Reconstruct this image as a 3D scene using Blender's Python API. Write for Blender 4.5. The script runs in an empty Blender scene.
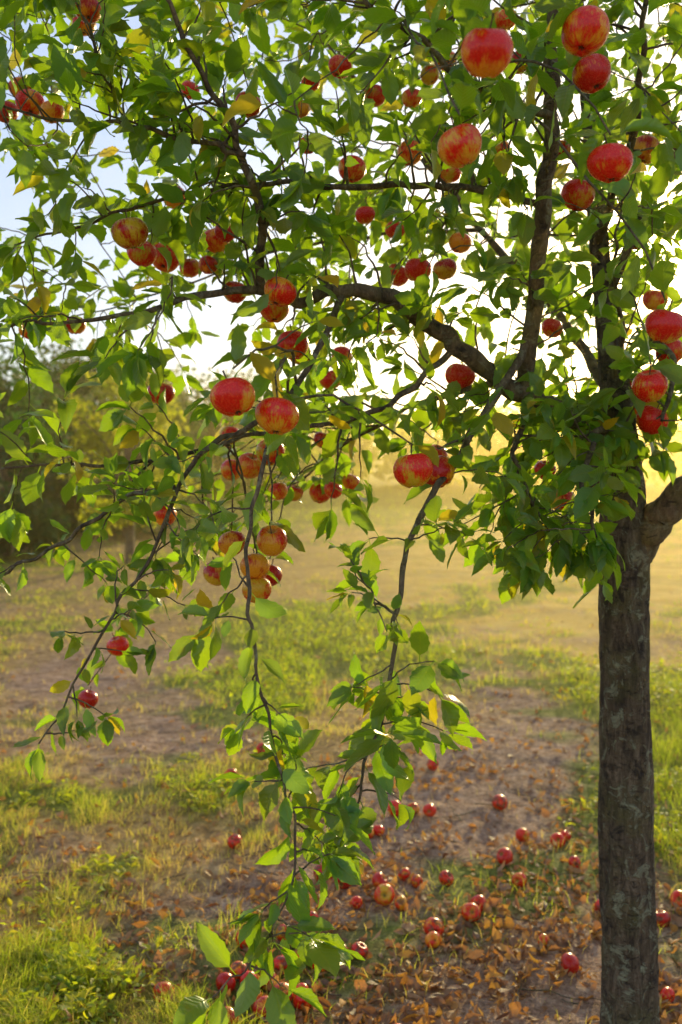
import bpy, math, random
import numpy as np
from mathutils import Vector, Matrix
random.seed(7); rng=np.random.default_rng(11)
scene=bpy.context.scene
scene.view_settings.view_transform='Standard'; scene.view_settings.look='None'
scene.view_settings.exposure=0; scene.view_settings.gamma=1
# ---------------------------------------------------------------- camera
F=983.0; CH=1.55; PITCH=math.atan(57/F)
cd=bpy.data.cameras.new("camera"); cam=bpy.data.objects.new("camera",cd)
scene.collection.objects.link(cam); scene.camera=cam
cam.location=(0,0,CH); cam.rotation_euler=(math.pi/2-PITCH,0,0)
cd.sensor_fit='VERTICAL'; cd.sensor_height=36; cd.sensor_width=24; cd.lens=F/1024*36
cd.clip_start=0.05; cd.clip_end=3000
cd.dof.use_dof=True; cd.dof.focus_distance=1.75; cd.dof.aperture_fstop=4.5
cp,sp=math.cos(PITCH),math.sin(PITCH)
def W(u,v,d):
    """world point at bearing (u,v), standing d metres in front of the origin"""
    x=(u-341)/F; z=(512-v)/F
    dy=cp+z*sp; dz=-sp+z*cp
    k=d/dy
    return np.array([x*k,d,CH+dz*k])
def G(u,v):
    x=(u-341)/F; z=(512-v)/F
    dy=cp+z*sp; dz=-sp+z*cp
    k=-CH/dz
    return np.array([x*k,dy*k])
def smoothstep(a,b,x):
    t=np.clip((x-a)/(b-a),0,1); return t*t*(3-2*t)
_tab=rng.random((256,256))
def vnoise(x,y,s):
    x=np.asarray(x)/s+1000.3; y=np.asarray(y)/s+1000.7
    xi=np.floor(x).astype(int); yi=np.floor(y).astype(int)
    fx=x-xi; fy=y-yi; fx=fx*fx*(3-2*fx); fy=fy*fy*(3-2*fy)
    a=_tab[xi%256,yi%256]; b=_tab[(xi+1)%256,yi%256]; c=_tab[xi%256,(yi+1)%256]; d=_tab[(xi+1)%256,(yi+1)%256]
    return (a*(1-fx)+b*fx)*(1-fy)+(c*(1-fx)+d*fx)*fy
def height(x,y):
    near=np.exp(-(np.asarray(y)/14.0)**2)
    return 0.05*(vnoise(x,y,1.7)-.5)+near*(0.030*(vnoise(x,y,.35)-.5)+0.020*(vnoise(x,y,.11)-.5)+0.010*(vnoise(x,y,.045)-.5))+0.5*(vnoise(x,y,30)-.5)*smoothstep(20,60,y)
def norm(a): return a/np.maximum(np.linalg.norm(a,axis=-1,keepdims=True),1e-9)

# ---------------------------------------------------------------- mesh helper
def quadmesh(name,verts,quads,mat=None,cols=None,uvs=None,smooth=True,parent=None):
    me=bpy.data.meshes.new(name); n=len(verts); q=len(quads)
    me.vertices.add(n); me.vertices.foreach_set("co",np.ascontiguousarray(verts,dtype=np.float32).ravel())
    me.loops.add(q*4); me.loops.foreach_set("vertex_index",np.ascontiguousarray(quads,dtype=np.int32).ravel())
    me.polygons.add(q); me.polygons.foreach_set("loop_start",np.arange(0,q*4,4,dtype=np.int32))
    me.polygons.foreach_set("loop_total",np.full(q,4,dtype=np.int32))
    me.polygons.foreach_set("use_smooth",np.full(q,smooth,dtype=bool))
    if uvs is not None:
        uv=me.uv_layers.new(name="UVMap"); uv.data.foreach_set("uv",np.ascontiguousarray(uvs[np.asarray(quads).ravel()],dtype=np.float32).ravel())
    if cols is not None:
        at=me.attributes.new("vcol",'FLOAT_COLOR','POINT')
        c=np.ones((n,4),dtype=np.float32); c[:,:cols.shape[1]]=cols; at.data.foreach_set("color",c.ravel())
    me.update(); me.validate()
    if mat: me.materials.append(mat)
    ob=bpy.data.objects.new(name,me); scene.collection.objects.link(ob)
    if parent: ob.parent=parent
    return ob
def empty(name):
    e=bpy.data.objects.new(name,None); scene.collection.objects.link(e); e.empty_display_size=.2; return e

# ---------------------------------------------------------------- materials
class NT:
    def __init__(s,name):
        s.m=bpy.data.materials.new(name); s.m.use_nodes=True; s.t=s.m.node_tree; s.t.nodes.clear()
        s.out=s.t.nodes.new("ShaderNodeOutputMaterial")
    def n(s,typ,**k):
        nd=s.t.nodes.new(typ)
        for a,b in k.items(): setattr(nd,a,b)
        return nd
    def l(s,a,b): s.t.links.new(a,b)
    def val(s,sock,v):
        if isinstance(v,bpy.types.NodeSocket): s.l(v,sock)
        else: sock.default_value=v
    def mix(s,f,a,b,blend='MIX'):
        nd=s.n("ShaderNodeMix",data_type='RGBA',blend_type=blend)
        s.val(nd.inputs[0],f)
        for i,v in ((6,a),(7,b)):
            if isinstance(v,tuple) and len(v)==3: v=v+(1,)
            s.val(nd.inputs[i],v)
        return nd.outputs[2]
    def math(s,op,a,b=0.0,c=None,clamp=False):
        nd=s.n("ShaderNodeMath",operation=op,use_clamp=clamp)
        s.val(nd.inputs[0],a); s.val(nd.inputs[1],b)
        if c is not None: s.val(nd.inputs[2],c)
        return nd.outputs[0]
    def ramp(s,f,pts):
        nd=s.n("ShaderNodeValToRGB"); e=nd.color_ramp.elements
        while len(e)<len(pts): e.new(0.5)
        for i,(p,c) in enumerate(pts):
            e[i].position=p; e[i].color=(c+(1,)) if len(c)==3 else c
        s.val(nd.inputs[0],f); return nd.outputs[0]
    def noise(s,scale,detail=3,rough=.5,vec=None,dist=0.0):
        nd=s.n("ShaderNodeTexNoise"); nd.inputs['Scale'].default_value=scale; nd.inputs['Detail'].default_value=detail
        nd.inputs['Roughness'].default_value=rough; nd.inputs['Distortion'].default_value=dist
        if vec is not None: s.l(vec,nd.inputs['Vector'])
        return nd.outputs[0]
    def bump(s,h,strength,dist=.01):
        nd=s.n("ShaderNodeBump"); nd.inputs['Strength'].default_value=strength; nd.inputs['Distance'].default_value=dist
        s.l(h,nd.inputs['Height']); return nd.outputs[0]

def leaf_material(name,dark,light,yellow,back,trans,tfac=.42,rough=.38,dry=False,veins=True):
    t=NT(name); at=t.n("ShaderNodeAttribute",attribute_name="vcol")
    sp_=t.n("ShaderNodeSeparateColor"); t.l(at.outputs['Color'],sp_.inputs[0])
    r,g,b=sp_.outputs
    col=t.mix(r,dark,light); col=t.mix(g,col,yellow)
    nor=None
    if veins:
        tc=t.n("ShaderNodeTexCoord")
        uv=t.n("ShaderNodeUVMap"); su=t.n("ShaderNodeSeparateXYZ"); t.l(uv.outputs[0],su.inputs[0])
        u_,v_=su.outputs[0],su.outputs[1]
        au=t.math('ABSOLUTE',u_)
        rib=t.math('SUBTRACT',1.0,t.math('MULTIPLY',au,9.0),clamp=True)
        w=t.math('SINE',t.math('MULTIPLY',t.math('SUBTRACT',v_,t.math('MULTIPLY',au,.22)),50.0))
        side=t.math('MULTIPLY',t.math('SUBTRACT',w,.75,clamp=True),2.2,clamp=True)
        vein=t.math('MAXIMUM',rib,side)
        col=t.mix(t.math('MULTIPLY',vein,.3),col,t.mix(.5,col,yellow))
        bl=t.noise(28,1,.5,tc.outputs['Object'])
        spot=t.math('MULTIPLY',t.math('SUBTRACT',bl,.67,clamp=True),12.0,clamp=True)
        col=t.mix(t.math('MULTIPLY',spot,.8),col,(.16,.07,.02))
        nor=t.bump(t.math('MULTIPLY',t.math('ADD',t.math('MULTIPLY',w,-.3),t.math('MULTIPLY',rib,-1.)),1.0),.35,.002)
    geo=t.n("ShaderNodeNewGeometry")
    c2=t.mix(geo.outputs['Backfacing'],col,t.mix(.55,col,back))
    p=t.n("ShaderNodeBsdfPrincipled"); t.l(c2,p.inputs['Base Color']); p.inputs['Roughness'].default_value=rough
    p.inputs['Specular IOR Level'].default_value=.5
    if nor is not None: t.l(nor,p.inputs['Normal'])
    tr=t.n("ShaderNodeBsdfTranslucent"); tcol=t.mix(g,t.mix(r,trans,tuple(min(1,c*1.6) for c in trans)),tuple(min(1.,c*2.) for c in yellow))
    t.l(tcol,tr.inputs[0])
    ms=t.n("ShaderNodeMixShader"); ms.inputs[0].default_value=tfac
    t.l(p.outputs[0],ms.inputs[1]); t.l(tr.outputs[0],ms.inputs[2]); t.l(ms.outputs[0],t.out.inputs[0])
    return t.m
M_leaf=leaf_material("apple_leaf",(.007,.070,.024),(.04,.18,.032),(.60,.35,.012),(.06,.18,.07),(.34,.56,.006),tfac=.43,rough=.28)
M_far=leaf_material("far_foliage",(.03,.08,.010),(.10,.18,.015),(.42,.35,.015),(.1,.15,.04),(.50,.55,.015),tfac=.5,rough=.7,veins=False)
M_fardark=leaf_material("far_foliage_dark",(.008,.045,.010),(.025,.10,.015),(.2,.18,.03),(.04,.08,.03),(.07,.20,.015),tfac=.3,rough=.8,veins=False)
M_grass=leaf_material("grass_blades",(.04,.14,.008),(.13,.25,.012),(.60,.38,.08),(.2,.2,.05),(.52,.64,.012),tfac=.5,rough=.6,veins=False)
M_weed=leaf_material("weed_leaf",(.022,.12,.008),(.08,.21,.012),(.50,.40,.015),(.13,.2,.04),(.56,.68,.010),tfac=.5,rough=.5)
M_dry=leaf_material("dry_leaf",(.08,.036,.018),(.32,.17,.075),(.66,.29,.035),(.36,.22,.12),(.60,.25,.04),tfac=.26,rough=.6)

def bark_mat(name,c1,c2,c3,lich=.75,bd=.02):
    t=NT(name); tc=t.n("ShaderNodeTexCoord"); mp=t.n("ShaderNodeMapping"); mp.inputs['Scale'].default_value=(1,1,.22)
    t.l(tc.outputs['Object'],mp.inputs[0])
    mp2=t.n("ShaderNodeMapping"); mp2.inputs['Scale'].default_value=(1,1,2.6); t.l(tc.outputs['Object'],mp2.inputs[0])
    n1=t.noise(55,5,.75,mp.outputs[0],.5); n2=t.noise(9,4,.65,tc.outputs['Object']); n3=t.noise(150,2,.65,tc.outputs['Object']); n4=t.noise(24,4,.7,tc.outputs['Object'],.8)
    len_=t.noise(30,3,.6,mp2.outputs[0],.3)
    col=t.ramp(n1,[(.36,c1),(.52,c2),(.66,c3)])
    col=t.mix(t.math('MULTIPLY',t.math('SUBTRACT',n2,.47,clamp=True),4.,clamp=True),col,t.mix(.5,col,(.19,.19,.05)))
    li=t.math('MULTIPLY',t.math('SUBTRACT',n4,.55,clamp=True),12.,clamp=True)
    col=t.mix(t.math('MULTIPLY',li,lich),col,(.36,.37,.24))
    dk=t.math('MULTIPLY',t.math('SUBTRACT',.45,n4,clamp=True),9.,clamp=True)
    col=t.mix(t.math('MULTIPLY',dk,.85),col,(.022,.016,.012))
    lt=t.math('MULTIPLY',t.math('SUBTRACT',len_,.60,clamp=True),8.,clamp=True)
    col=t.mix(t.math('MULTIPLY',lt,.7),col,(.03,.02,.015))
    h=t.math('ADD',t.math('MULTIPLY',li,.25),t.math('ADD',n1,t.math('ADD',t.math('MULTIPLY',n3,.4),t.math('MULTIPLY',lt,-.4))))
    p=t.n("ShaderNodeBsdfPrincipled"); t.l(col,p.inputs['Base Color']); p.inputs['Roughness'].default_value=.85
    t.l(t.bump(h,1.0,bd),p.inputs['Normal']); t.l(p.outputs[0],t.out.inputs[0]); return t.m
M_bark=bark_mat("bark",(.04,.026,.016),(.14,.10,.06),(.27,.20,.13),.85,.03)
M_twig=bark_mat("twig_bark",(.06,.042,.024),(.14,.095,.055),(.25,.18,.10),.4,.008)

def apple_mat(name,extra=0.0,rot=False):
    t=NT(name); tc=t.n("ShaderNodeTexCoord"); oi=t.n("ShaderNodeObjectInfo"); rnd=oi.outputs['Random']
    off=t.n("ShaderNodeVectorMath",operation='ADD'); t.l(tc.outputs['Object'],off.inputs[0])
    cb=t.n("ShaderNodeCombineXYZ"); t.l(t.math('MULTIPLY',rnd,37.),cb.inputs[0]); t.l(t.math('MULTIPLY',rnd,91.),cb.inputs[1]); t.l(cb.outputs[0],off.inputs[1])
    sx=t.n("ShaderNodeSeparateXYZ"); t.l(tc.outputs['Object'],sx.inputs[0])
    X,Y,Z=sx.outputs
    r2=t.math('ADD',t.math('MULTIPLY',X,X),t.math('MULTIPLY',Y,Y)); r1=t.math('SQRT',t.math('ADD',r2,.0004))
    cv=t.n("ShaderNodeCombineXYZ"); t.l(t.math('ADD',t.math('DIVIDE',X,r1),t.math('MULTIPLY',rnd,37.)),cv.inputs[0]); t.l(t.math('DIVIDE',Y,r1),cv.inputs[1]); t.l(t.math('MULTIPLY',Z,.35),cv.inputs[2])
    streak=t.noise(9,5,.75,cv.outputs[0]); blotch=t.noise(.85,2,.5,off.outputs[0]); fine=t.noise(9,4,.7,off.outputs[0])
    vary=t.math('FRACT',t.math('MULTIPLY',rnd,7.3))
    bl=t.math('ADD',t.math('MULTIPLY',t.math('SUBTRACT',blotch,.46),6.5),t.math('ADD',t.math('MULTIPLY',t.math('SUBTRACT',streak,.5),4.8),t.math('ADD',t.math('MULTIPLY',Z,.45),-.05+extra)))
    bl=t.math('ADD',bl,t.math('MULTIPLY',vary,1.4),clamp=True)
    base=t.mix(rnd,(.50,.44,.02),(.90,.28,.010)); base=t.mix(t.math('MULTIPLY',fine,.5),base,(.92,.38,.02))
    red=t.mix(streak,(.48,.002,.003),(.92,.016,.004)); red=t.mix(t.math('MULTIPLY',t.math('SUBTRACT',fine,.5,clamp=True),1.8),red,(1.,.15,.010))
    deep=t.math('FRACT',t.math('MULTIPLY',rnd,17.9)); red=t.mix(t.math('MULTIPLY',t.math('SUBTRACT',deep,.6,clamp=True),1.6),red,(.28,.003,.006))
    col=t.mix(bl,base,red)
    bowl=t.math('MULTIPLY',t.math('SUBTRACT',1.0,t.math('MULTIPLY',r2,9.0),clamp=True),t.math('GREATER_THAN',Z,0.0))
    col=t.mix(t.math('MULTIPLY',bowl,.8),col,(.32,.26,.05))
    vo=t.n("ShaderNodeTexVoronoi"); vo.inputs['Scale'].default_value=11; t.l(off.outputs[0],vo.inputs[0])
    dot=t.math('MULTIPLY',t.math('SUBTRACT',.11,vo.outputs[0],clamp=True),14.,clamp=True)
    col=t.mix(t.math('MULTIPLY',dot,.5),col,(.85,.45,.18))
    if rot:   # bruised, browning patches on some windfalls
        b2=t.noise(1.6,3,.6,off.outputs[0])
        rm=t.math('MULTIPLY',t.math('MULTIPLY',t.math('SUBTRACT',b2,.50,clamp=True),14.,clamp=True),t.math('GREATER_THAN',t.math('FRACT',t.math('MULTIPLY',rnd,29.7)),.62))
        col=t.mix(t.math('MULTIPLY',rm,.85),col,(.13,.045,.018))
    p=t.n("ShaderNodeBsdfPrincipled"); t.l(col,p.inputs['Base Color']); p.inputs['Specular IOR Level'].default_value=.40
    t.l(t.math('ADD',.16,t.math('MULTIPLY',fine,.22)),p.inputs['Roughness'])
    t.l(t.bump(t.noise(5,3,.5,off.outputs[0]),.12,.01),p.inputs['Normal'])
    t.l(p.outputs[0],t.out.inputs[0]); return t.m
M_apple=apple_mat("apple_skin"); M_apple2=apple_mat("fallen_apple_skin",.38,True)
t=NT("apple_stem"); p=t.n("ShaderNodeBsdfPrincipled"); p.inputs['Base Color'].default_value=(.09,.05,.025,1); p.inputs['Roughness'].default_value=.8; t.l(p.outputs[0],t.out.inputs[0]); M_stem=t.m

# ---------------------------------------------------------------- leaves
def leaves_mesh(name,mat,P,D,N,L,wr,cols,parent=None,stations=11,fold=.35,curl=.5,petiole=.22,serr=.07,foldv=.25,curlv=.5):
    P=np.asarray(P);D=norm(np.asarray(D));n=len(P)
    S=norm(np.cross(D,N)); N=np.cross(S,D)
    ts=np.concatenate([[-1.0,-.05],np.linspace(0,1,stations)]); k=len(ts)
    tt=np.clip(ts,0,1)
    w=np.sin(np.pi*tt**.82)**.8*(1-.12*tt); w[2]=.08; w[-1]=.0; w[-2]*=.8
    ser=1+serr*np.where(np.arange(k)%2==0,1,-1)
    we=w*ser; we[:2]=.045; we[2]=.05; we[-1]=0.01
    across=np.array([-1,-.5,0,.5,1.0])
    fl=fold+foldv*rng.standard_normal(n); cu=curl+curlv*rng.standard_normal(n); wv=rng.uniform(0,6.28,n); tw=rng.normal(0,.35,n)
    T=np.where(ts<0,ts*petiole,ts)
    a=cu[:,None]*np.clip(T,0,1)[None,:]
    cs=np.where(np.abs(cu)<1e-3,1e-3,cu)[:,None]
    X=np.where(T[None,:]<0,T[None,:],np.sin(a)/cs)+petiole
    Z=np.where(T[None,:]<0,0,-(1-np.cos(a))/cs)
    hw=.5*wr[:,None]*we[None,:]
    Y=hw[:,:,None]*across[None,None,:]*np.cos(fl)[:,None,None]
    wave=.05*np.sin(T[None,:]*9+wv[:,None])[:,:,None]*across[None,None,:]*(np.clip(tt*6,0,1))[None,:,None]*wr[:,None,None]
    dz=np.abs(hw[:,:,None]*across[None,None,:])*np.sin(fl)[:,None,None]+wave
    ang=(tw[:,None]*np.clip(T,0,1)[None,:])[:,:,None]
    Y2=Y*np.cos(ang)-dz*np.sin(ang); Z2=Z[:,:,None]+Y*np.sin(ang)+dz*np.cos(ang)
    V=P[:,None,None,:]+L[:,None,None,None]*(X[:,:,None,None]*D[:,None,None,:]+Y2[...,None]*S[:,None,None,:]+Z2[...,None]*N[:,None,None,:])
    V=V.reshape(-1,3)
    base=np.arange(n)*k*5
    q=[]
    for i in range(k-1):
        for j in range(4):
            q.append([i*5+j,i*5+j+1,(i+1)*5+j+1,(i+1)*5+j])
    Q=(base[:,None,None]+np.array(q)[None]).reshape(-1,4)
    uv=np.stack(np.broadcast_arrays(across[None,:]*np.ones((k,1)),tt[:,None]),-1).reshape(-1,2)
    UV=np.tile(uv,(n,1))
    C=np.repeat(cols,k*5,axis=0)
    return quadmesh(name,V,Q,mat,C,UV,True,parent)

# ---------------------------------------------------------------- tubes
def tube(pts,rad,sides):
    pts=np.asarray(pts);n=len(pts)
    tan=norm(np.gradient(pts,axis=0))
    ref=np.array([0,0,1.]) if abs(tan[0][2])<.8 else np.array([1.,0,0])
    u=norm(np.cross(tan[0],ref)); out=[]
    a=np.linspace(0,2*np.pi,sides,endpoint=False)
    for i in range(n):
        u=norm(u-tan[i]*np.dot(u,tan[i])); v=np.cross(tan[i],u)
        out.append(pts[i]+rad[i]*(np.cos(a)[:,None]*u+np.sin(a)[:,None]*v))
    V=np.concatenate(out)
    i=np.arange(n-1)[:,None]*sides; j=np.arange(sides)[None]
    j2=(j+1)%sides
    Q=np.stack([i+j,i+j2,i+sides+j2,i+sides+j],-1).reshape(-1,4)
    return V,Q
class Tubes:
    def __init__(s): s.V=[];s.Q=[];s.n=0
    def add(s,pts,rad,sides=6):
        V,Q=tube(pts,rad,sides); s.V.append(V); s.Q.append(Q+s.n); s.n+=len(V)
    def make(s,name,mat,parent=None): return quadmesh(name,np.concatenate(s.V),np.concatenate(s.Q),mat,parent=parent)
def catmull(P,m):
    P=np.asarray(P,float); P=np.vstack([2*P[0]-P[1],P,2*P[-1]-P[-2]]); out=[]
    for i in range(1,len(P)-2):
        for t_ in np.linspace(0,1,m,endpoint=False):
            a,b,c,d=P[i-1],P[i],P[i+1],P[i+2]
            out.append(.5*((2*b)+(-a+c)*t_+(2*a-5*b+4*c-d)*t_**2+(-a+3*b-3*c+d)*t_**3))
    out.append(P[-2]); return np.array(out)

# ================================================================ APPLE TREE
tree=empty("apple_tree")
TD=2.35
trunk_px=[(631,1090,TD,.071),(629,1000,TD,.067),(627,900,TD,.065),(625,800,TD,.063),(624,700,TD,.061),(623,620,TD,.060),(624,560,TD,.060),(623,500,TD,.052),(620,440,TD,.044),(612,360,TD,.030),(600,250,2.42,.022),(588,120,2.5,.016),(575,-60,2.6,.010)]
def conv(l): return np.array([list(W(a,b,c))+[r] for a,b,c,r in l])
tr=conv(trunk_px); tr[0,2]=-.06; tr[0,3]=.085
TT=catmull(tr,16)
V,Q=tube(TT[:,:3],TT[:,3],36)
ctr=np.repeat(TT[:,:3],36,axis=0); dirv=norm(V-ctr)
angv=np.arctan2(dirv[:,1],dirv[:,0])
def ncyl(s1,s2): return vnoise(np.cos(angv)*s1+5,V[:,2]*s2+np.sin(angv)*s1*1.3,1.)-.5
V=V+dirv*(.014*ncyl(1.6,5)+.007*ncyl(5,16)+.003*ncyl(12,30))[:,None]
quadmesh("trunk",V,Q,M_bark,parent=tree)

main=[
 [(636,560,2.35,.034),(652,530,2.32,.036),(672,503,2.28,.034),(700,480,2.25,.032),(760,420,2.2,.028),(830,300,2.15,.02),(900,150,2.1,.01)],
 [(622,455,2.35,.030),(585,425,2.28,.027),(545,405,2.2,.024),(500,380,2.15,.021),(455,345,2.1,.019),(410,308,2.05,.017),(360,288,2.0,.014),(300,300,1.97,.011),(262,292,1.95,.009),(180,300,1.9,.006),(90,322,1.9,.004),(0,325,1.9,.003),(-90,340,1.9,.002)],
 [(522,395,2.18,.019),(531,320,2.1,.018),(543,210,2.0,.016),(551,110,1.92,.014),(556,0,1.85,.011),(560,-120,1.8,.007)],
 [(262,292,1.95,.009),(258,220,1.87,.0085),(243,150,1.8,.007),(205,80,1.75,.005),(165,0,1.7,.004),(140,-70,1.7,.002)],
 [(246,155,1.8,.005),(200,142,1.8,.0045),(130,127,1.8,.004),(60,118,1.8,.003),(0,105,1.8,.002),(-70,100,1.8,.0015)],
 [(545,205,2.0,.008),(480,190,1.97,.007),(420,183,1.95,.0065),(350,187,1.9,.006),(280,183,1.9,.005),(200,192,1.9,.004),(110,215,1.9,.003),(20,243,1.9,.002)],
 [(551,115,1.92,.008),(515,103,1.85,.007),(478,88,1.75,.006),(420,40,1.68,.005),(370,0,1.62,.004),(330,-50,1.6,.002)],
 [(345,290,2.0,.007),(318,350,1.87,.006),(278,420,1.75,.0048),(254,500,1.65,.0038),(247,580,1.6,.0034),(255,660,1.55,.003),(273,740,1.52,.0025),(293,820,1.5,.0022),(287,900,1.47,.0018),(253,955,1.45,.0015),(212,1000,1.43,.001)],
 [(530,335,2.12,.009),(500,390,2.0,.008),(468,440,1.9,.0070),(430,505,1.8,.0062),(402,560,1.74,.0052),(397,620,1.7,.0045),(385,700,1.66,.0035),(365,770,1.62,.0026),(345,835,1.6,.0014)],
 [(290,402,1.8,.006),(225,440,1.78,.005),(182,480,1.75,.004),(140,570,1.7,.003),(92,650,1.66,.0024),(40,745,1.62,.0013)],
 [(175,487,1.75,.0045),(120,500,1.76,.004),(62,545,1.77,.0035),(0,573,1.78,.0028),(-60,600,1.8,.0015)],
 [(455,348,2.1,.007),(400,398,2.07,.006),(330,425,2.03,.005),(250,435,2.0,.0045),(150,462,1.95,.004),(70,463,1.93,.003),(0,470,1.92,.002)],
 [(398,615,1.7,.003),(378,603,1.7,.0022),(355,570,1.7,.0012)],
 [(605,300,2.38,.013),(650,200,2.3,.010),(700,100,2.2,.007),(740,0,2.1,.004)],
 [(615,400,2.37,.014),(560,320,2.6,.011),(480,230,2.8,.009),(400,130,2.95,.007),(330,50,3.0,.005),(280,-50,3.0,.003)],
 [(480,230,2.8,.007),(380,235,2.85,.005),(280,250,2.9,.004),(170,290,2.95,.003),(60,320,3.0,.002)],
 [(598,240,2.4,.011),(628,150,2.15,.009),(642,60,1.95,.006),(650,-40,1.85,.004)],
 [(620,440,2.35,.010),(600,432,2.15,.008),(585,480,2.0,.005),(600,540,1.93,.003)],
 [(545,404,2.2,.008),(515,440,2.1,.006),(530,500,2.0,.004),(560,545,1.95,.002)],
 [(130,127,1.8,.003),(100,70,1.75,.003),(80,10,1.72,.002),(60,-60,1.7,.0015)],
 [(500,382,2.15,.008),(430,400,2.35,.006),(350,440,2.6,.005),(300,480,2.75,.003)],
 [(640,330,2.36,.009),(675,360,2.2,.007),(665,420,2.1,.004)],
 [(614,380,2.33,.007),(622,330,2.2,.005),(612,270,2.1,.004),(625,200,2.05,.002)],
]
wood=Tubes(); nodes=[]; nrad=[]; hang=set([7,8,9,10,12])
mainc=[]
for bi,b in enumerate(main):
    c=catmull(conv(b),10)
    n=len(c); jit=np.stack([vnoise(np.arange(n)+bi*17,np.full(n,k*9.+bi),2.6)-.5 for k in range(3)],1)
    amp=np.clip(np.arange(n)/6.,0,1)[:,None]; c[:,:3]+=jit*.016*amp
    c[:,3]*=1+.22*(vnoise(np.arange(n)+bi*31,np.zeros(n),1.3)-.5)
    wood.add(c[:,:3],c[:,3],12 if b[0][3]>.012 else 8); mainc.append(c)
    nodes.append(c[:,:3]); nrad.append(c[:,3])
nodes=np.concatenate(nodes+[TT[60:,:3]]); nrad=np.concatenate(nrad+[TT[60:,3]])

AP=[(487,52,54),(585,32,48),(592,74,40),(340,67,24),(412,98,21),(375,96,23),(460,146,47),(410,153,27),(352,169,28),(610,163,44),(578,195,33),
(130,233,37),(142,253,30),(216,240,28),(235,292,26),(280,292,33),(274,308,32),(293,345,33),(233,397,45),(277,416,44),(161,393,28),(30,103,28),(88,10,27),(6,112,24),(52,112,24),
(460,243,23),(418,270,27),(445,269,25),(397,275,26),(552,328,22),(342,356,22),(460,376,31),(413,470,40),(438,472,37),(232,543,29),(272,541,33),(217,573,29),(255,567,31),(257,590,31),(270,575,26),
(278,491,21),(294,493,19),(320,493,23),(333,490,20),(351,482,19),(165,515,24),(118,646,24),(88,699,22),(665,326,41),(650,386,36),(652,420,32),(622,382,28),(562,500,27),(322,440,19),(270,452,30),(250,466,28),
(190,268,22),(165,258,30),(175,198,25),(395,230,20),(248,105,28),(308,145,20),(300,108,22),(20,88,22),(430,75,20),(505,20,24),(330,380,22),(232,470,24),(230,435,22),(560,150,22),(84,24,24),(445,60,24),(30,330,22),(75,325,22),
(225,232,22),(300,355,24),(208,265,20),(436,455,24),(655,300,26),(640,410,26),
(310,82,20),(520,62,24),(450,172,24),(636,238,26),(645,150,30),(500,150,22),(365,215,20),(190,90,20),(670,352,30),(545,470,22)]
def apple_mesh(name,seed,mat):
    r_=np.random.default_rng(seed); nu,nv=40,26
    vs=[];phi=np.linspace(0.0,math.pi,nv); th=np.linspace(0,2*math.pi,nu,endpoint=False)
    ph=r_.uniform(0,6.28); sq=r_.uniform(.84,.95); sk=r_.uniform(-.08,.08)
    for f_ in phi:
        r0=math.sin(f_)*(1+.07*math.cos(f_))
        for a in th:
            r=max(r0,1e-3)*(1+.03*math.cos(5*a+ph)*smoothstep(.2,1.,f_/math.pi)+.035*math.cos(2*a+ph*2))
            z=math.cos(f_)*sq
            if f_<math.pi/2: z-=.40*math.exp(-(r0/.30)**2)
            else: z+=.22*math.exp(-(r0/.20)**2); z+=-.03*math.cos(5*a+ph)*math.exp(-((r0-.38)/.16)**2)
            z+=sk*r*math.cos(a)
            vs.append((r*math.cos(a),r*math.sin(a),z))
    V=np.array(vs); i=np.arange(nv-1)[:,None]*nu; j=np.arange(nu)[None]; j2=(j+1)%nu
    Q=np.stack([i+j,i+nu+j,i+nu+j2,i+j2],-1).reshape(-1,4)
    sp_=np.array([[0,0,.45],[.02,0,.62],[.05,.01,.85],[.10,.02,1.12],[.13,.02,1.3]]); sV,sQ=tube(sp_,[.045,.035,.032,.036,.055],7)
    parts=[(V,Q,0),(sV,sQ,1)]
    for k in range(5):
        a=k*2*math.pi/5+.3; d=np.array([math.cos(a),math.sin(a),0])
        pts=np.array([[0,0,-.69],d*.07+[0,0,-.74],d*.12+[0,0,-.80],d*.09+[0,0,-.86]]); cV,cQ=tube(pts,[.03,.035,.028,.006],5); parts.append((cV,cQ,1))
    VV=[];QQ=[];mi=[];o=0
    for a_,b_,m_ in parts: VV.append(a_);QQ.append(b_+o);mi+= [m_]*len(b_); o+=len(a_)
    ob=quadmesh(name,np.concatenate(VV),np.concatenate(QQ),mat); me=ob.data; me.materials.append(M_stem)
    me.polygons.foreach_set("material_index",np.array(mi,dtype=np.int32)); me.update()
    bpy.data.objects.remove(ob); return me
AM=[apple_mesh("apple_%d"%k,k+3,M_apple) for k in range(5)]
AM2=[apple_mesh("fallen_apple_%d"%k,k+13,M_apple2) for k in range(4)]
leafP=[];leafD=[];leafN=[];leafL=[];leafC=[]
def add_leaf(p,d,size,yel=0.0,upb=1.0):
    d=d/ (np.linalg.norm(d)+1e-9)
    nrm=np.array([0,0,upb])+rng.normal(0,.6,3)
    leafP.append(p);leafD.append(d);leafN.append(nrm);leafL.append(size)
    y=yel+(.95*rng.random() if rng.random()<.09 else .14*rng.random())
    leafC.append((rng.random(),min(y,1.),0))
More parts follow.
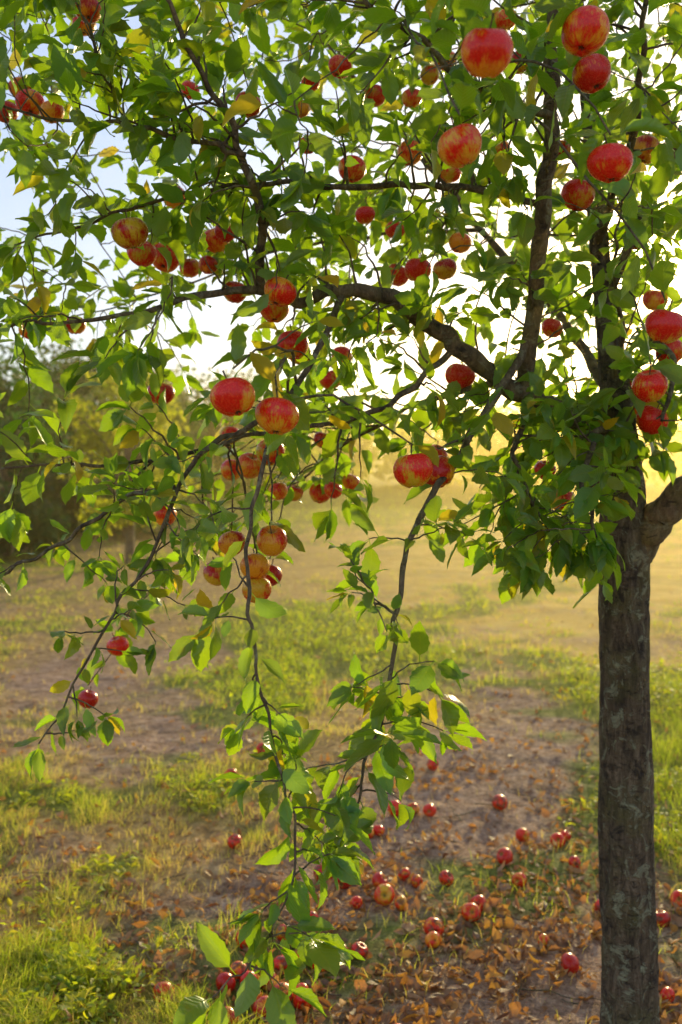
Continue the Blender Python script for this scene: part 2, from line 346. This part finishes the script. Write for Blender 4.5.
def leafy(path,start=.3,spacing=.028,size=.066,droop=.3,rosette=True):
    seg=np.linalg.norm(np.diff(path,axis=0),axis=1); s=np.concatenate([[0],np.cumsum(seg)]); Lt=s[-1]
    pos=start*Lt+rng.random()*spacing; k=rng.uniform(0,6)
    while pos<Lt:
        i=min(np.searchsorted(s,pos)-1,len(path)-2); i=max(i,0)
        f_=(pos-s[i])/max(seg[i],1e-6); p=path[i]*(1-f_)+path[i+1]*f_; tg=norm(path[i+1]-path[i])
        a=norm(np.cross(tg,[.1,.2,1.])); b=np.cross(tg,a); k+=2.4
        perp=a*math.cos(k)+b*math.sin(k)
        d=tg*.55+perp*.9+np.array([0,0,-droop])+rng.normal(0,.22,3)
        add_leaf(p,d,size*rng.uniform(.6,1.25)); pos+=spacing*rng.uniform(.6,1.5)
    if rosette:
        tg=norm(path[-1]-path[-2])
        for q in range(rng.integers(3,6)):
            d=tg*.7+rng.normal(0,.55,3)+np.array([0,0,-droop*.6]); add_leaf(path[-1],d,size*rng.uniform(.6,1.2))
def grow(a,b,r0,r1=.001,sag=.06,m=9):
    L=np.linalg.norm(b-a); mid=(a+b)/2+rng.normal(0,.10*L,3)+np.array([0,0,sag*L])
    t_=np.linspace(0,1,m)[:,None]; path=(1-t_)**2*a+2*t_*(1-t_)*mid+t_**2*b
    path[1:-1]+=rng.normal(0,.012*L,(m-2,3))
    wood.add(path,np.linspace(r0,r1,m),5); return path
apples=[]
apn=[]
for (u,v,dm) in AP:
    size=rng.uniform(.062,.073)
    d=size*F/dm
    if d>2.6: d=rng.uniform(2.3,2.75)
    c=W(u,v,d); R=dm/2*d/F*.97
    apples.append((c,R,u,v,d)); 
    top=c+np.array([0,0,R*1.28])
    dist=np.linalg.norm(nodes-(top+np.array([0,0,.06])),axis=1)+ (nodes[:,2]<top[2])*.08
    j=np.argmin(dist); a=nodes[j]
    path=grow(a,top,min(nrad[j]*.6,.0035),.0016,.25)
    if np.linalg.norm(top-a)>.08:
        leafy(path,.3,.036,.066,.3,False)
        apn.append(path[2:-2])
    for q in range(4):
        dd3=rng.normal(0,.8,3)+np.array([0,.5,.1]); add_leaf(top,dd3,.07*rng.uniform(.7,1.2))
    o=bpy.data.objects.new("apple",random.choice(AM)); scene.collection.objects.link(o); o.parent=tree
    o.location=c; o.scale=(R,)*3; o.rotation_euler=(random.uniform(-.45,.45),random.uniform(-.45,.45),random.uniform(0,6.28))
nodes=np.concatenate([nodes]+apn); nrad=np.concatenate([nrad,np.full(len(nodes)-len(nrad),.003)])

cc=np.array([.35,2.3,2.38]); rr=np.array([1.85,1.2,.98])
pts=[]
while len(pts)<800:
    p=cc+rr*rng.uniform(-1,1,3); q=(p-cc)/rr
    if (q**2).sum()>1 or p[1]<1.35: continue
    if p[2]<1.60+ .10*abs(p[1]-2.3): continue
    if vnoise(p[0]*1.0+p[1]*.7+40,p[2]+p[1]*.4,.26)<.37+.12*(p[2]<1.85)-.08*(p[2]>2.1): continue
    if p[2]<2.0 and rng.random()<.25: continue
    pts.append(p)
pts=np.array(pts)
d0=np.array([np.linalg.norm(nodes-p,axis=1).min() for p in pts]); order=np.argsort(d0)
for i in order:
    p=pts[i]; dist=np.linalg.norm(nodes-p,axis=1); j=np.argmin(dist)
    if dist[j]<.045: continue
    a=nodes[j]; L=dist[j]
    if L>.5: p=a+(p-a)*.5/L; L=.5
    path=grow(a,p,min(max(nrad[j]*.5,.0018),.002+.006*L),.001,.05)
    leafy(path,.2,.034,.068,.28,True)
    nodes=np.concatenate([nodes,path[3:]]); nrad=np.concatenate([nrad,np.linspace(.0025,.0012,len(path)-3)])
for bi,c in enumerate(mainc+[TT[108:]]):
    P_=c[:,:3]; Rr=c[:,3]; thin=Rr<.006
    if thin.sum()>3 and bi not in(7,8,9,10,12): leafy(P_[thin],.05,.034,.066,.3,True)
    for i in range(4,len(c)-1):
        if bi in hang: continue
        if P_[i][2]<1.5 and bi not in(17,18): continue
        tg=norm(P_[i]-P_[i-1]); d=rng.normal(0,1,3); d-=tg*np.dot(d,tg); d=norm(d)+tg*.4+np.array([0,0,.2])
        if rng.random()<.46:
            path=grow(P_[i],P_[i]+norm(d)*(Rr[i]+rng.uniform(.03,.18)),min(.003,Rr[i]*.6)); leafy(path,.3,.03,.066,.25,True)
def hangleaf(bi,f0,f1,sp_,size,shoots=0,sl=.16,drop=.55):
    c=mainc[bi][:,:3]; n=len(c); seg=c[int(f0*n):max(int(f1*n),int(f0*n)+3)]
    leafy(seg,0,sp_,size,drop,f1>=.99)
    for k in range(shoots):
        i=rng.integers(0,len(seg)-1); d=rng.normal(0,1,3)*np.array([1,1,.6])+np.array([0,0,-.3])
        path=grow(seg[i],seg[i]+norm(d)*sl*rng.uniform(.5,1.2),.0018,.0009,.1); leafy(path,.2,.024,size*.95,drop,True)
hangleaf(7,0,.45,.045,.064,9,.15,.3)
hangleaf(7,.45,.62,.028,.056,5,.08)
hangleaf(7,.62,.85,.018,.064,8,.09)
hangleaf(7,.85,1.,.022,.080,3,.06)
hangleaf(8,0.1,.50,.05,.064,6,.14,.3)
hangleaf(8,.68,1.,.018,.066,13,.11)
hangleaf(9,.0,.6,.04,.055,9,.12,.3)
hangleaf(9,.6,1.,.02,.045,10,.09)
hangleaf(10,0,1.,.035,.048,12,.12,.25)
hangleaf(12,.1,1.,.012,.05,4,.07,.2)
hangleaf(17,.2,1.,.016,.074,12,.14)
hangleaf(18,.2,1.,.019,.070,10,.12)
P_=np.array(leafP);D_=np.array(leafD);N_=np.array(leafN);L_=np.array(leafL);C_=np.array(leafC)
keep=np.ones(len(P_),bool); ctrL=P_+norm(D_)*(L_*.75)[:,None]
camp=np.array([0,0,CH])
for c,R,u,v,d in apples:
    inside=np.linalg.norm(ctrL-c,axis=1)<R*1.05
    ray=norm((c-camp)[None])[0]; rel=ctrL-camp; al=rel@ray; off=np.linalg.norm(rel-al[:,None]*ray,axis=1)
    front=(al<np.linalg.norm(c-camp))&(off<R*(al/np.linalg.norm(c-camp))+.010)
    keep&=~inside; keep&=~(front&(rng.random(len(P_))<(.87 if R*F/d>13 else .75)))
keep&=P_[:,1]>1.15
P_,D_,N_,L_,C_=P_[keep],D_[keep],N_[keep],L_[keep],C_[keep]
print("LEAVES",len(P_))
leaves_mesh("leaves",M_leaf,P_,D_,N_,L_,rng.uniform(.46,.64,len(P_)),C_,tree)
wood.make("branches",M_twig,tree)

# ================================================================ GROUND
def patchsum(x,y,lst):
    s=0
    for u,v,rx,ry,w in lst:
        g=G(u,v); s=s+w*np.exp(-((x-g[0])/rx)**2-((y-g[1])/ry)**2)
    return s
GREEN=[(60,900,.55,.5,.5),(120,985,.45,.35,.4),(10,800,.5,.8,.5),(150,800,.35,.5,.3),(275,690,.40,1.1,1.3),(300,630,.6,1.6,1.1),(675,800,.45,1.2,1.0),(690,720,.7,1.5,.9),(160,600,.5,1.5,.4),(430,650,.8,1.8,.5),(60,560,1.5,2.5,.4),(560,610,1.,2.,.3)]
DIRT_SHADE=[(430,930,.75,.75,1.4),(400,830,.5,.7,1.1),(500,775,.55,.9,1.1),(480,1010,.8,.5,1.1),(330,960,.4,.5,.8),(560,900,.5,.6,1.),(200,780,.3,.4,.5),(560,720,.5,1.2,.5),(640,960,.4,.4,.8),(120,650,.9,1.8,.8),(200,730,.4,.8,.7),(490,700,.45,1.2,.8),(50,700,.5,.8,.5)]  # worn bare soil, plus left-hand patches that paint shade into the ground
def greenness(x,y):
    g=patchsum(x,y,GREEN)+1.0*(vnoise(x,y,.8)-.5)+.8*(vnoise(x,y,.25)-.5)+.12
    far=smoothstep(13,28,y)
    return np.clip(g*(1-far)+far*(.8+.4*(vnoise(x,y/3,3.)-.5)),0,1)
def dirt_shade_amount(x,y): return np.clip(patchsum(x,y,DIRT_SHADE)+1.0*(vnoise(x+9,y,.5)-.5)+.7*(vnoise(x,y+7,.16)-.5),0,1)*(1-smoothstep(9,16,y))
xs=np.unique(np.concatenate([-np.geomspace(3.2,900,50),np.arange(-3.2,3.2,.022),np.geomspace(3.2,900,50)]))
ys=np.unique(np.concatenate([np.linspace(-40,1.6,30),np.arange(1.6,7,.025),np.geomspace(7,1500,150)]))
X,Y=np.meshgrid(xs,ys); Z=height(X,Y)
V=np.stack([X,Y,Z],-1).reshape(-1,3); nx,ny=len(xs),len(ys)
i=np.arange(ny-1)[:,None]*nx; j=np.arange(nx-1)[None]; Q=np.stack([i+j,i+j+1,i+nx+j+1,i+nx+j],-1).reshape(-1,4)
gc=np.stack([greenness(V[:,0],V[:,1]),dirt_shade_amount(V[:,0],V[:,1]),smoothstep(4.5,10,V[:,1])*smoothstep(-2.0,1.5,V[:,0])],1)  # last channel masks the painted golden glow, weaker to the left
t=NT("orchard_ground"); tc=t.n("ShaderNodeTexCoord"); O=tc.outputs['Object']
at=t.n("ShaderNodeAttribute",attribute_name="vcol"); sc=t.n("ShaderNodeSeparateColor"); t.l(at.outputs['Color'],sc.inputs[0]); gr,dr,fa=sc.outputs
n1=t.noise(14,5,.7,O,.4); n2=t.noise(3.1,4,.6,O); n3=t.noise(70,3,.7,O); n4=t.noise(.9,3,.6,O)
straw=t.ramp(n1,[(.28,(.15,.085,.03)),(.5,(.42,.26,.09)),(.72,(.70,.48,.19))])
dirt_shade_col=t.ramp(t.math('ADD',t.math('MULTIPLY',n1,.6),t.math('MULTIPLY',n3,.4)),[(.32,(.085,.045,.028)),(.5,(.36,.22,.14)),(.66,(.66,.46,.31))])  # soil colour, also the darker tone of the painted shade at left
grn=t.ramp(t.math('ADD',t.math('MULTIPLY',n1,.5),t.math('MULTIPLY',n3,.5)),[(.3,(.035,.06,.008)),(.5,(.13,.19,.015)),(.7,(.32,.35,.03))])
gold_glow=t.ramp(n2,[(.3,(.66,.38,.06)),(.7,(.88,.62,.16))])  # golden straw with the warm sunlight put into its colour
gold_glow=t.mix(t.math('MULTIPLY',t.math('SUBTRACT',n1,.45,clamp=True),1.6),gold_glow,(.34,.30,.06))
s1=t.mix(t.math('MULTIPLY',fa,.9),straw,gold_glow)
c=t.mix(dr,s1,dirt_shade_col)
gm=t.math('MULTIPLY',t.math('SUBTRACT',t.math('ADD',gr,t.math('MULTIPLY',t.math('SUBTRACT',n2,.5),1.1)),.3),2.4,clamp=True)
c=t.mix(t.math('MULTIPLY',gm,.85),c,grn)
c=t.mix(t.math('MULTIPLY',t.math('SUBTRACT',n4,.48,clamp=True),2.0),c,t.mix(.65,c,(.09,.05,.035)))
p=t.n("ShaderNodeBsdfPrincipled"); t.l(c,p.inputs['Base Color']); p.inputs['Roughness'].default_value=.95; p.inputs['Specular IOR Level'].default_value=.15
hh=t.math('ADD',n1,t.math('MULTIPLY',n3,.7))
t.l(t.bump(hh,1.0,.03),p.inputs['Normal']); t.l(p.outputs[0],t.out.inputs[0])
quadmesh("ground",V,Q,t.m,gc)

# ---------------------------------------------------------------- grass
def sample_ground(n,vmin=468,vmax=1080,umin=-220,umax=900):
    u=rng.uniform(umin,umax,n); v=rng.uniform(vmin,vmax,n)
    x=(u-341)/F; z=(512-v)/F; dy=cp+z*sp; dz=-sp+z*cp; k=-CH/dz
    return x*k,dy*k
def blades(name,x,y,hgt,wid,col,mat):
    n=len(x); z=height(x,y); a=rng.uniform(0,2*np.pi,n); b=rng.uniform(0,2*np.pi,n)
    lean=rng.uniform(.15,1.3,n); side=np.stack([np.cos(a),np.sin(a),0*a],1); ln=np.stack([np.cos(b),np.sin(b),0*b],1)
    base=np.stack([x,y,z-.003],1); up=np.array([0,0,1.])
    m1=base+up*(hgt*.55)[:,None]+ln*(hgt*lean*.25)[:,None]
    m2=base+up*(hgt*(1-.25*lean*.6))[:,None]+ln*(hgt*lean*.8)[:,None]
    w=wid[:,None]*side
    V=np.stack([base-w,base+w,m1-w*.8,m1+w*.8,m2-w*.1,m2+w*.1],1).reshape(-1,3)
    o=np.arange(n)[:,None,None]*6; Q=(o+np.array([[0,1,3,2],[2,3,5,4]])[None]).reshape(-1,4)
    return quadmesh(name,V,Q,mat,np.repeat(col,6,axis=0))
x,y=sample_ground(300000)
g=greenness(x,y); dd=dirt_shade_amount(x,y)
tuft=vnoise(x,y,.13)*.6+vnoise(x,y,.05)*.4
dens=np.clip(.2+.9*g,0,1)*(1-.95*dd)*np.clip(3.6*(tuft-.32),.06,1.2)
k=rng.random(len(x))<dens; x,y,g,dd,tuft=x[k],y[k],g[k],dd[k],tuft[k]
hg=(.012+.05*g*rng.random(len(x))+.02*rng.random(len(x)))*(.4+1.9*tuft)
wd=np.maximum(.0012,.0003*y)*rng.uniform(.6,1.4,len(x))
wd=np.minimum(wd,.02)
yel=np.clip(1.08-g*1.1+rng.normal(0,.34,len(x)),0,1)
blades("grass",x,y,hg,wd,np.stack([rng.random(len(x)),yel,0*x],1),M_grass)
x,y=sample_ground(30000,480); g=greenness(x,y); dd=dirt_shade_amount(x,y)
k=(rng.random(len(x))<np.clip(g*1.3-.4,0,1)*(1-dd)*(vnoise(x+3,y,.3)>.42)); x,y=x[k],y[k]
P=np.repeat(np.stack([x,y,height(x,y)+.006],1),4,axis=0); n=len(P)
P[:,:2]+=rng.normal(0,.01,(n,2)); P[:,2]+=rng.uniform(0,.04,n)*(1+2*(P[:,1]>5.5))
a=rng.uniform(0,6.28,n); D=np.stack([np.cos(a),np.sin(a),rng.uniform(-.1,.9,n)],1); N=np.stack([0*a,0*a,1+0*a],1)+rng.normal(0,.3,(n,3))
leaves_mesh("weeds",M_weed,P,D,N,rng.uniform(.015,.035,n)*(1+P[:,1]/20),rng.uniform(.45,.8,n),np.stack([rng.random(n),np.clip(rng.normal(.3,.28,n),0,1),0*a],1),stations=4)
n=9500; gx=rng.normal(G(450,930)[0],1.05,n); gy=G(430,930)[1]+rng.gamma(2.,.7,n)-1.4
k=(rng.random(n)<np.clip(.25+dirt_shade_amount(gx,gy)*.9,0,1))&(gy>1.9)&(vnoise(gx,gy,.22)+.3*rng.random(n)>.48); gx,gy=gx[k],gy[k]
x2,y2=sample_ground(4200,560); kk=rng.random(len(x2))<.45; gx=np.concatenate([gx,x2[kk]]); gy=np.concatenate([gy,y2[kk]]); n=len(gx)
P=np.stack([gx,gy,height(gx,gy)+rng.uniform(.004,.018,n)],1); a=rng.uniform(0,6.28,n)
D=np.stack([np.cos(a),np.sin(a),rng.normal(0,.22,n)],1); N=np.stack([0*a,0*a,np.where(rng.random(n)<.5,1.,-1.)],1)+rng.normal(0,.4,(n,3))
leaves_mesh("fallen_leaves",M_dry,P,D,N,rng.uniform(.022,.062,n),rng.uniform(.4,.7,n),np.stack([rng.random(n)**1.4,(rng.random(n)**3.5),0*a],1),fold=.5,foldv=.5,curl=.6,curlv=1.3,stations=8)
tw=Tubes()
for k in range(110):
    c0=np.array([rng.normal(.35,.8),rng.uniform(2.5,5)]); a=rng.uniform(0,6.28); L=rng.uniform(.05,.3)
    s=np.linspace(-.5,.5,7); px=c0[0]+s*L*math.cos(a)+rng.normal(0,.005,7); py=c0[1]+s*L*math.sin(a)+rng.normal(0,.005,7)
    tw.add(np.stack([px,py,height(px,py)+.006+rng.random()*.006],1),np.linspace(.0028,.0012,7),5)
tw.make("fallen_twigs",M_twig)
FA=[(433,771),(500,806),(521,834),(564,834),(430,818),(411,817),(367,840),(357,882),(382,894),(406,881),(414,890),(403,914),(472,920),(479,910),(519,883),(355,914),(433,950),(338,962),(357,959),(318,972),(303,966),(282,1008),(303,1010),(270,990),(166,1010),(288,943),(313,935),(233,854),(233,785),(325,885),(678,902),(600,906),(570,970),(250,1010),(241,985),(662,918),(262,758),(395,818),(268,868),(436,940),(380,838),(256,972),(560,838),(610,880),(230,1035),(300,1045),(400,1050),
(262,1022),(285,975),(248,955),(298,1000),(252,992),(327,966),(470,912),(385,908),(345,893),(222,1000),(449,885),(545,945),(640,985),(575,865),(505,860),(665,1000)]
fa=empty("fallen_apples"); placed=[]
for (u,v) in FA:
    g=G(u,v)+np.array([random.uniform(-.01,.01),random.uniform(-.01,.01)])
    R=random.uniform(.025,.036)*(.8 if random.random()<.25 else 1)
    for it in range(20):
        for (qx,qy,qr) in placed:
            dx,dy=g[0]-qx,g[1]-qy; L=math.hypot(dx,dy)+1e-6
            if L<(R+qr)*.97: g=g+np.array([dx,dy])/L*((R+qr)*.98-L)
    placed.append((g[0],g[1],R))
    z=float(height(g[0],g[1]))+R*.82
    o=bpy.data.objects.new("apple",random.choice(AM2)); scene.collection.objects.link(o); o.parent=fa
    o.location=(g[0],g[1],z); o.scale=(R,)*3; o.rotation_euler=(random.uniform(-2,2),random.uniform(-2,2),random.uniform(0,6.28))

# ================================================================ DISTANT TREES
def far_tree(name,x,y,h,r,nleaf,ls,yel,low=.25,seed=0,mat=None):
    r_=np.random.default_rng(seed+100); e=empty(name)
    tb=Tubes(); z0=float(height(x,y))-.1
    tb.add(np.array([[x,y,z0],[x+.03,y,z0+h*.2],[x-.02,y,z0+h*.45],[x,y,z0+h*.75]]),[h*.024,h*.018,h*.012,h*.005],10)
    nb=22; ctrs=[]
    for k in range(nb):
        a=r_.uniform(0,6.28); q=r_.uniform(.3,.9); zz=h*r_.uniform(low+.1,.9); f_=math.sqrt(max(0.12,1-((zz/h-(low+1)/2)/((1-low)/2))**2))
        c=np.array([x+r*q*f_*math.cos(a),y+r*q*f_*math.sin(a),z0+zz]); ctrs.append((c,r*r_.uniform(.22,.48)))
        s=np.array([x,y,z0+zz*.55]); tb.add(np.array([s,(s+c)/2+[0,0,.05*h],c]),[h*.008,h*.005,h*.002],6)
    tb.make("trunk_and_limbs",M_twig,e)
    P=[]
    for c,q in ctrs:
        m=nleaf//nb; d=r_.normal(0,1,(m,3)); d=norm(d)*(r_.random((m,1))**.45)*q*np.array([1,1,.8]); P.append(c+d)
    P=np.concatenate(P); n=len(P); D=r_.normal(0,1,(n,3)); D[:,2]-=.3
    D=norm(D); S=norm(np.cross(D,r_.normal(0,1,(n,3)))); L=ls*r_.uniform(.6,1.3,n)[:,None]
    V=np.stack([P,P+D*L*.5+S*L*.28,P+D*L,P+D*L*.5-S*L*.28],1).reshape(-1,3)
    Q=np.arange(n*4).reshape(-1,4)
    c_=np.stack([r_.random(n),np.clip(yel+r_.normal(0,.18,n),0,1),0*r_.random(n)],1)
    quadmesh("foliage",V,Q,mat or M_far,np.repeat(c_,4,axis=0),smooth=False,parent=e)
def at(u,d): return (u-341)/F*d
far_tree("orchard_tree",at(128,14),14,3.2,.95,5500,.085,.25,.12,1)
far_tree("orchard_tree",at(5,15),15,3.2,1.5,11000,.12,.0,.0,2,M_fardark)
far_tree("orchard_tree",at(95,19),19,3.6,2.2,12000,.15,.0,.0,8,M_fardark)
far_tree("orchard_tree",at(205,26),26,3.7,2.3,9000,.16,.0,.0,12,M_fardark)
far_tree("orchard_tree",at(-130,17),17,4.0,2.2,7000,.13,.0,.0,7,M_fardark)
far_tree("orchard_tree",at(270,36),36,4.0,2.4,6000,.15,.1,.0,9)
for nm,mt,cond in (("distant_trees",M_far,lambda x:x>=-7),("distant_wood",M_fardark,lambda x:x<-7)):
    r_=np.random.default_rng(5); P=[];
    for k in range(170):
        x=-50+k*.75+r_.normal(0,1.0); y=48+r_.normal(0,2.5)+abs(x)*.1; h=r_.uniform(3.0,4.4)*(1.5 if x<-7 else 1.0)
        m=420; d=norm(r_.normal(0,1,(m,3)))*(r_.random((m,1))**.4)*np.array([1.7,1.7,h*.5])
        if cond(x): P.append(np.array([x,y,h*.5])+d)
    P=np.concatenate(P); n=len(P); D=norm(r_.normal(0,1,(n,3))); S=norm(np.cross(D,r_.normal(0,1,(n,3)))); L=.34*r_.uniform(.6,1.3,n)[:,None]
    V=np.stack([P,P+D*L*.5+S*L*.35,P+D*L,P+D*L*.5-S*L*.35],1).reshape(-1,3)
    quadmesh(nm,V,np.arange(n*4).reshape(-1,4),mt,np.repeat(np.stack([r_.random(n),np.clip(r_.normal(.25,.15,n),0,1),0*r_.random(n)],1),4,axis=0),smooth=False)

# ================================================================ LIGHT
EL=math.radians(11); AZ=math.radians(18.6)
sd=Vector((math.sin(AZ)*math.cos(EL),math.cos(AZ)*math.cos(EL),math.sin(EL)))
sl=bpy.data.lights.new("sun",'SUN'); so=bpy.data.objects.new("sun",sl); scene.collection.objects.link(so)
sl.energy=5; sl.angle=math.radians(.6); sl.color=(1,.78,.36)
so.rotation_euler=sd.to_track_quat('Z','Y').to_euler(); so.location=(3,8,4)
w=bpy.data.worlds.new("World"); scene.world=w; w.use_nodes=True; nt=w.node_tree; nt.nodes.clear()
out=nt.nodes.new("ShaderNodeOutputWorld"); bg=nt.nodes.new("ShaderNodeBackground"); sky=nt.nodes.new("ShaderNodeTexSky")
sky.sky_type='NISHITA'; sky.sun_disc=False; sky.sun_elevation=EL; sky.sun_rotation=AZ; sky.air_density=1.0; sky.dust_density=.5; sky.ozone_density=1.8
bg.inputs[1].default_value=.085; nt.links.new(sky.outputs[0],bg.inputs[0])
tc=nt.nodes.new("ShaderNodeTexCoord"); dp=nt.nodes.new("ShaderNodeVectorMath"); dp.operation='DOT_PRODUCT'
nt.links.new(tc.outputs['Generated'],dp.inputs[0]); dp.inputs[1].default_value=sd
def wm(op,a,b):
    n=nt.nodes.new("ShaderNodeMath"); n.operation=op
    for i_,v_ in enumerate((a,b)):
        if isinstance(v_,(int,float)): n.inputs[i_].default_value=v_
        else: nt.links.new(v_,n.inputs[i_])
    return n.outputs[0]
dd_=wm('MAXIMUM',dp.outputs['Value'],0.0)
halo=wm('ADD',wm('MULTIPLY',wm('POWER',dd_,900),18.0),wm('MULTIPLY',wm('POWER',dd_,50),1.2))
bg2=nt.nodes.new("ShaderNodeBackground"); bg2.inputs[0].default_value=(1,.72,.28,1); nt.links.new(halo,bg2.inputs[1])
# sky haze added all round for ambient fill: warm at the horizon, lavender-blue higher up
sep=nt.nodes.new("ShaderNodeSeparateXYZ"); nt.links.new(tc.outputs['Generated'],sep.inputs[0])
rp=nt.nodes.new("ShaderNodeValToRGB"); nt.links.new(sep.outputs[2],rp.inputs[0]); e=rp.color_ramp.elements
e[0].position=.0; e[0].color=(.98,.90,.86,1); e[1].position=.30; e[1].color=(.66,.76,1,1)
bg3=nt.nodes.new("ShaderNodeBackground"); nt.links.new(rp.outputs[0],bg3.inputs[0]); bg3.inputs[1].default_value=.62
ad=nt.nodes.new("ShaderNodeAddShader"); nt.links.new(bg.outputs[0],ad.inputs[0]); nt.links.new(bg2.outputs[0],ad.inputs[1])
ad2=nt.nodes.new("ShaderNodeAddShader"); nt.links.new(ad.outputs[0],ad2.inputs[0]); nt.links.new(bg3.outputs[0],ad2.inputs[1]); nt.links.new(ad2.outputs[0],out.inputs[0])
# low golden haze volume added over the field behind the tree for sun glow
import bmesh
t=NT("glow_mist"); vs=t.n("ShaderNodeVolumeScatter"); vs.inputs['Color'].default_value=(1,.72,.28,1); vs.inputs['Density'].default_value=.0065; vs.inputs['Anisotropy'].default_value=.83
t.l(vs.outputs[0],t.out.inputs['Volume'])
me=bpy.data.meshes.new("added_mist"); bm=bmesh.new(); bmesh.ops.create_cube(bm,size=1.0)
for v in bm.verts: v.co=Vector((v.co.x*120,38+v.co.y*73,2.25+v.co.z*7.5))
bmesh.ops.recalc_face_normals(bm,faces=bm.faces); bm.to_mesh(me); bm.free(); me.materials.append(t.m)
mo=bpy.data.objects.new("added_mist",me); scene.collection.objects.link(mo)
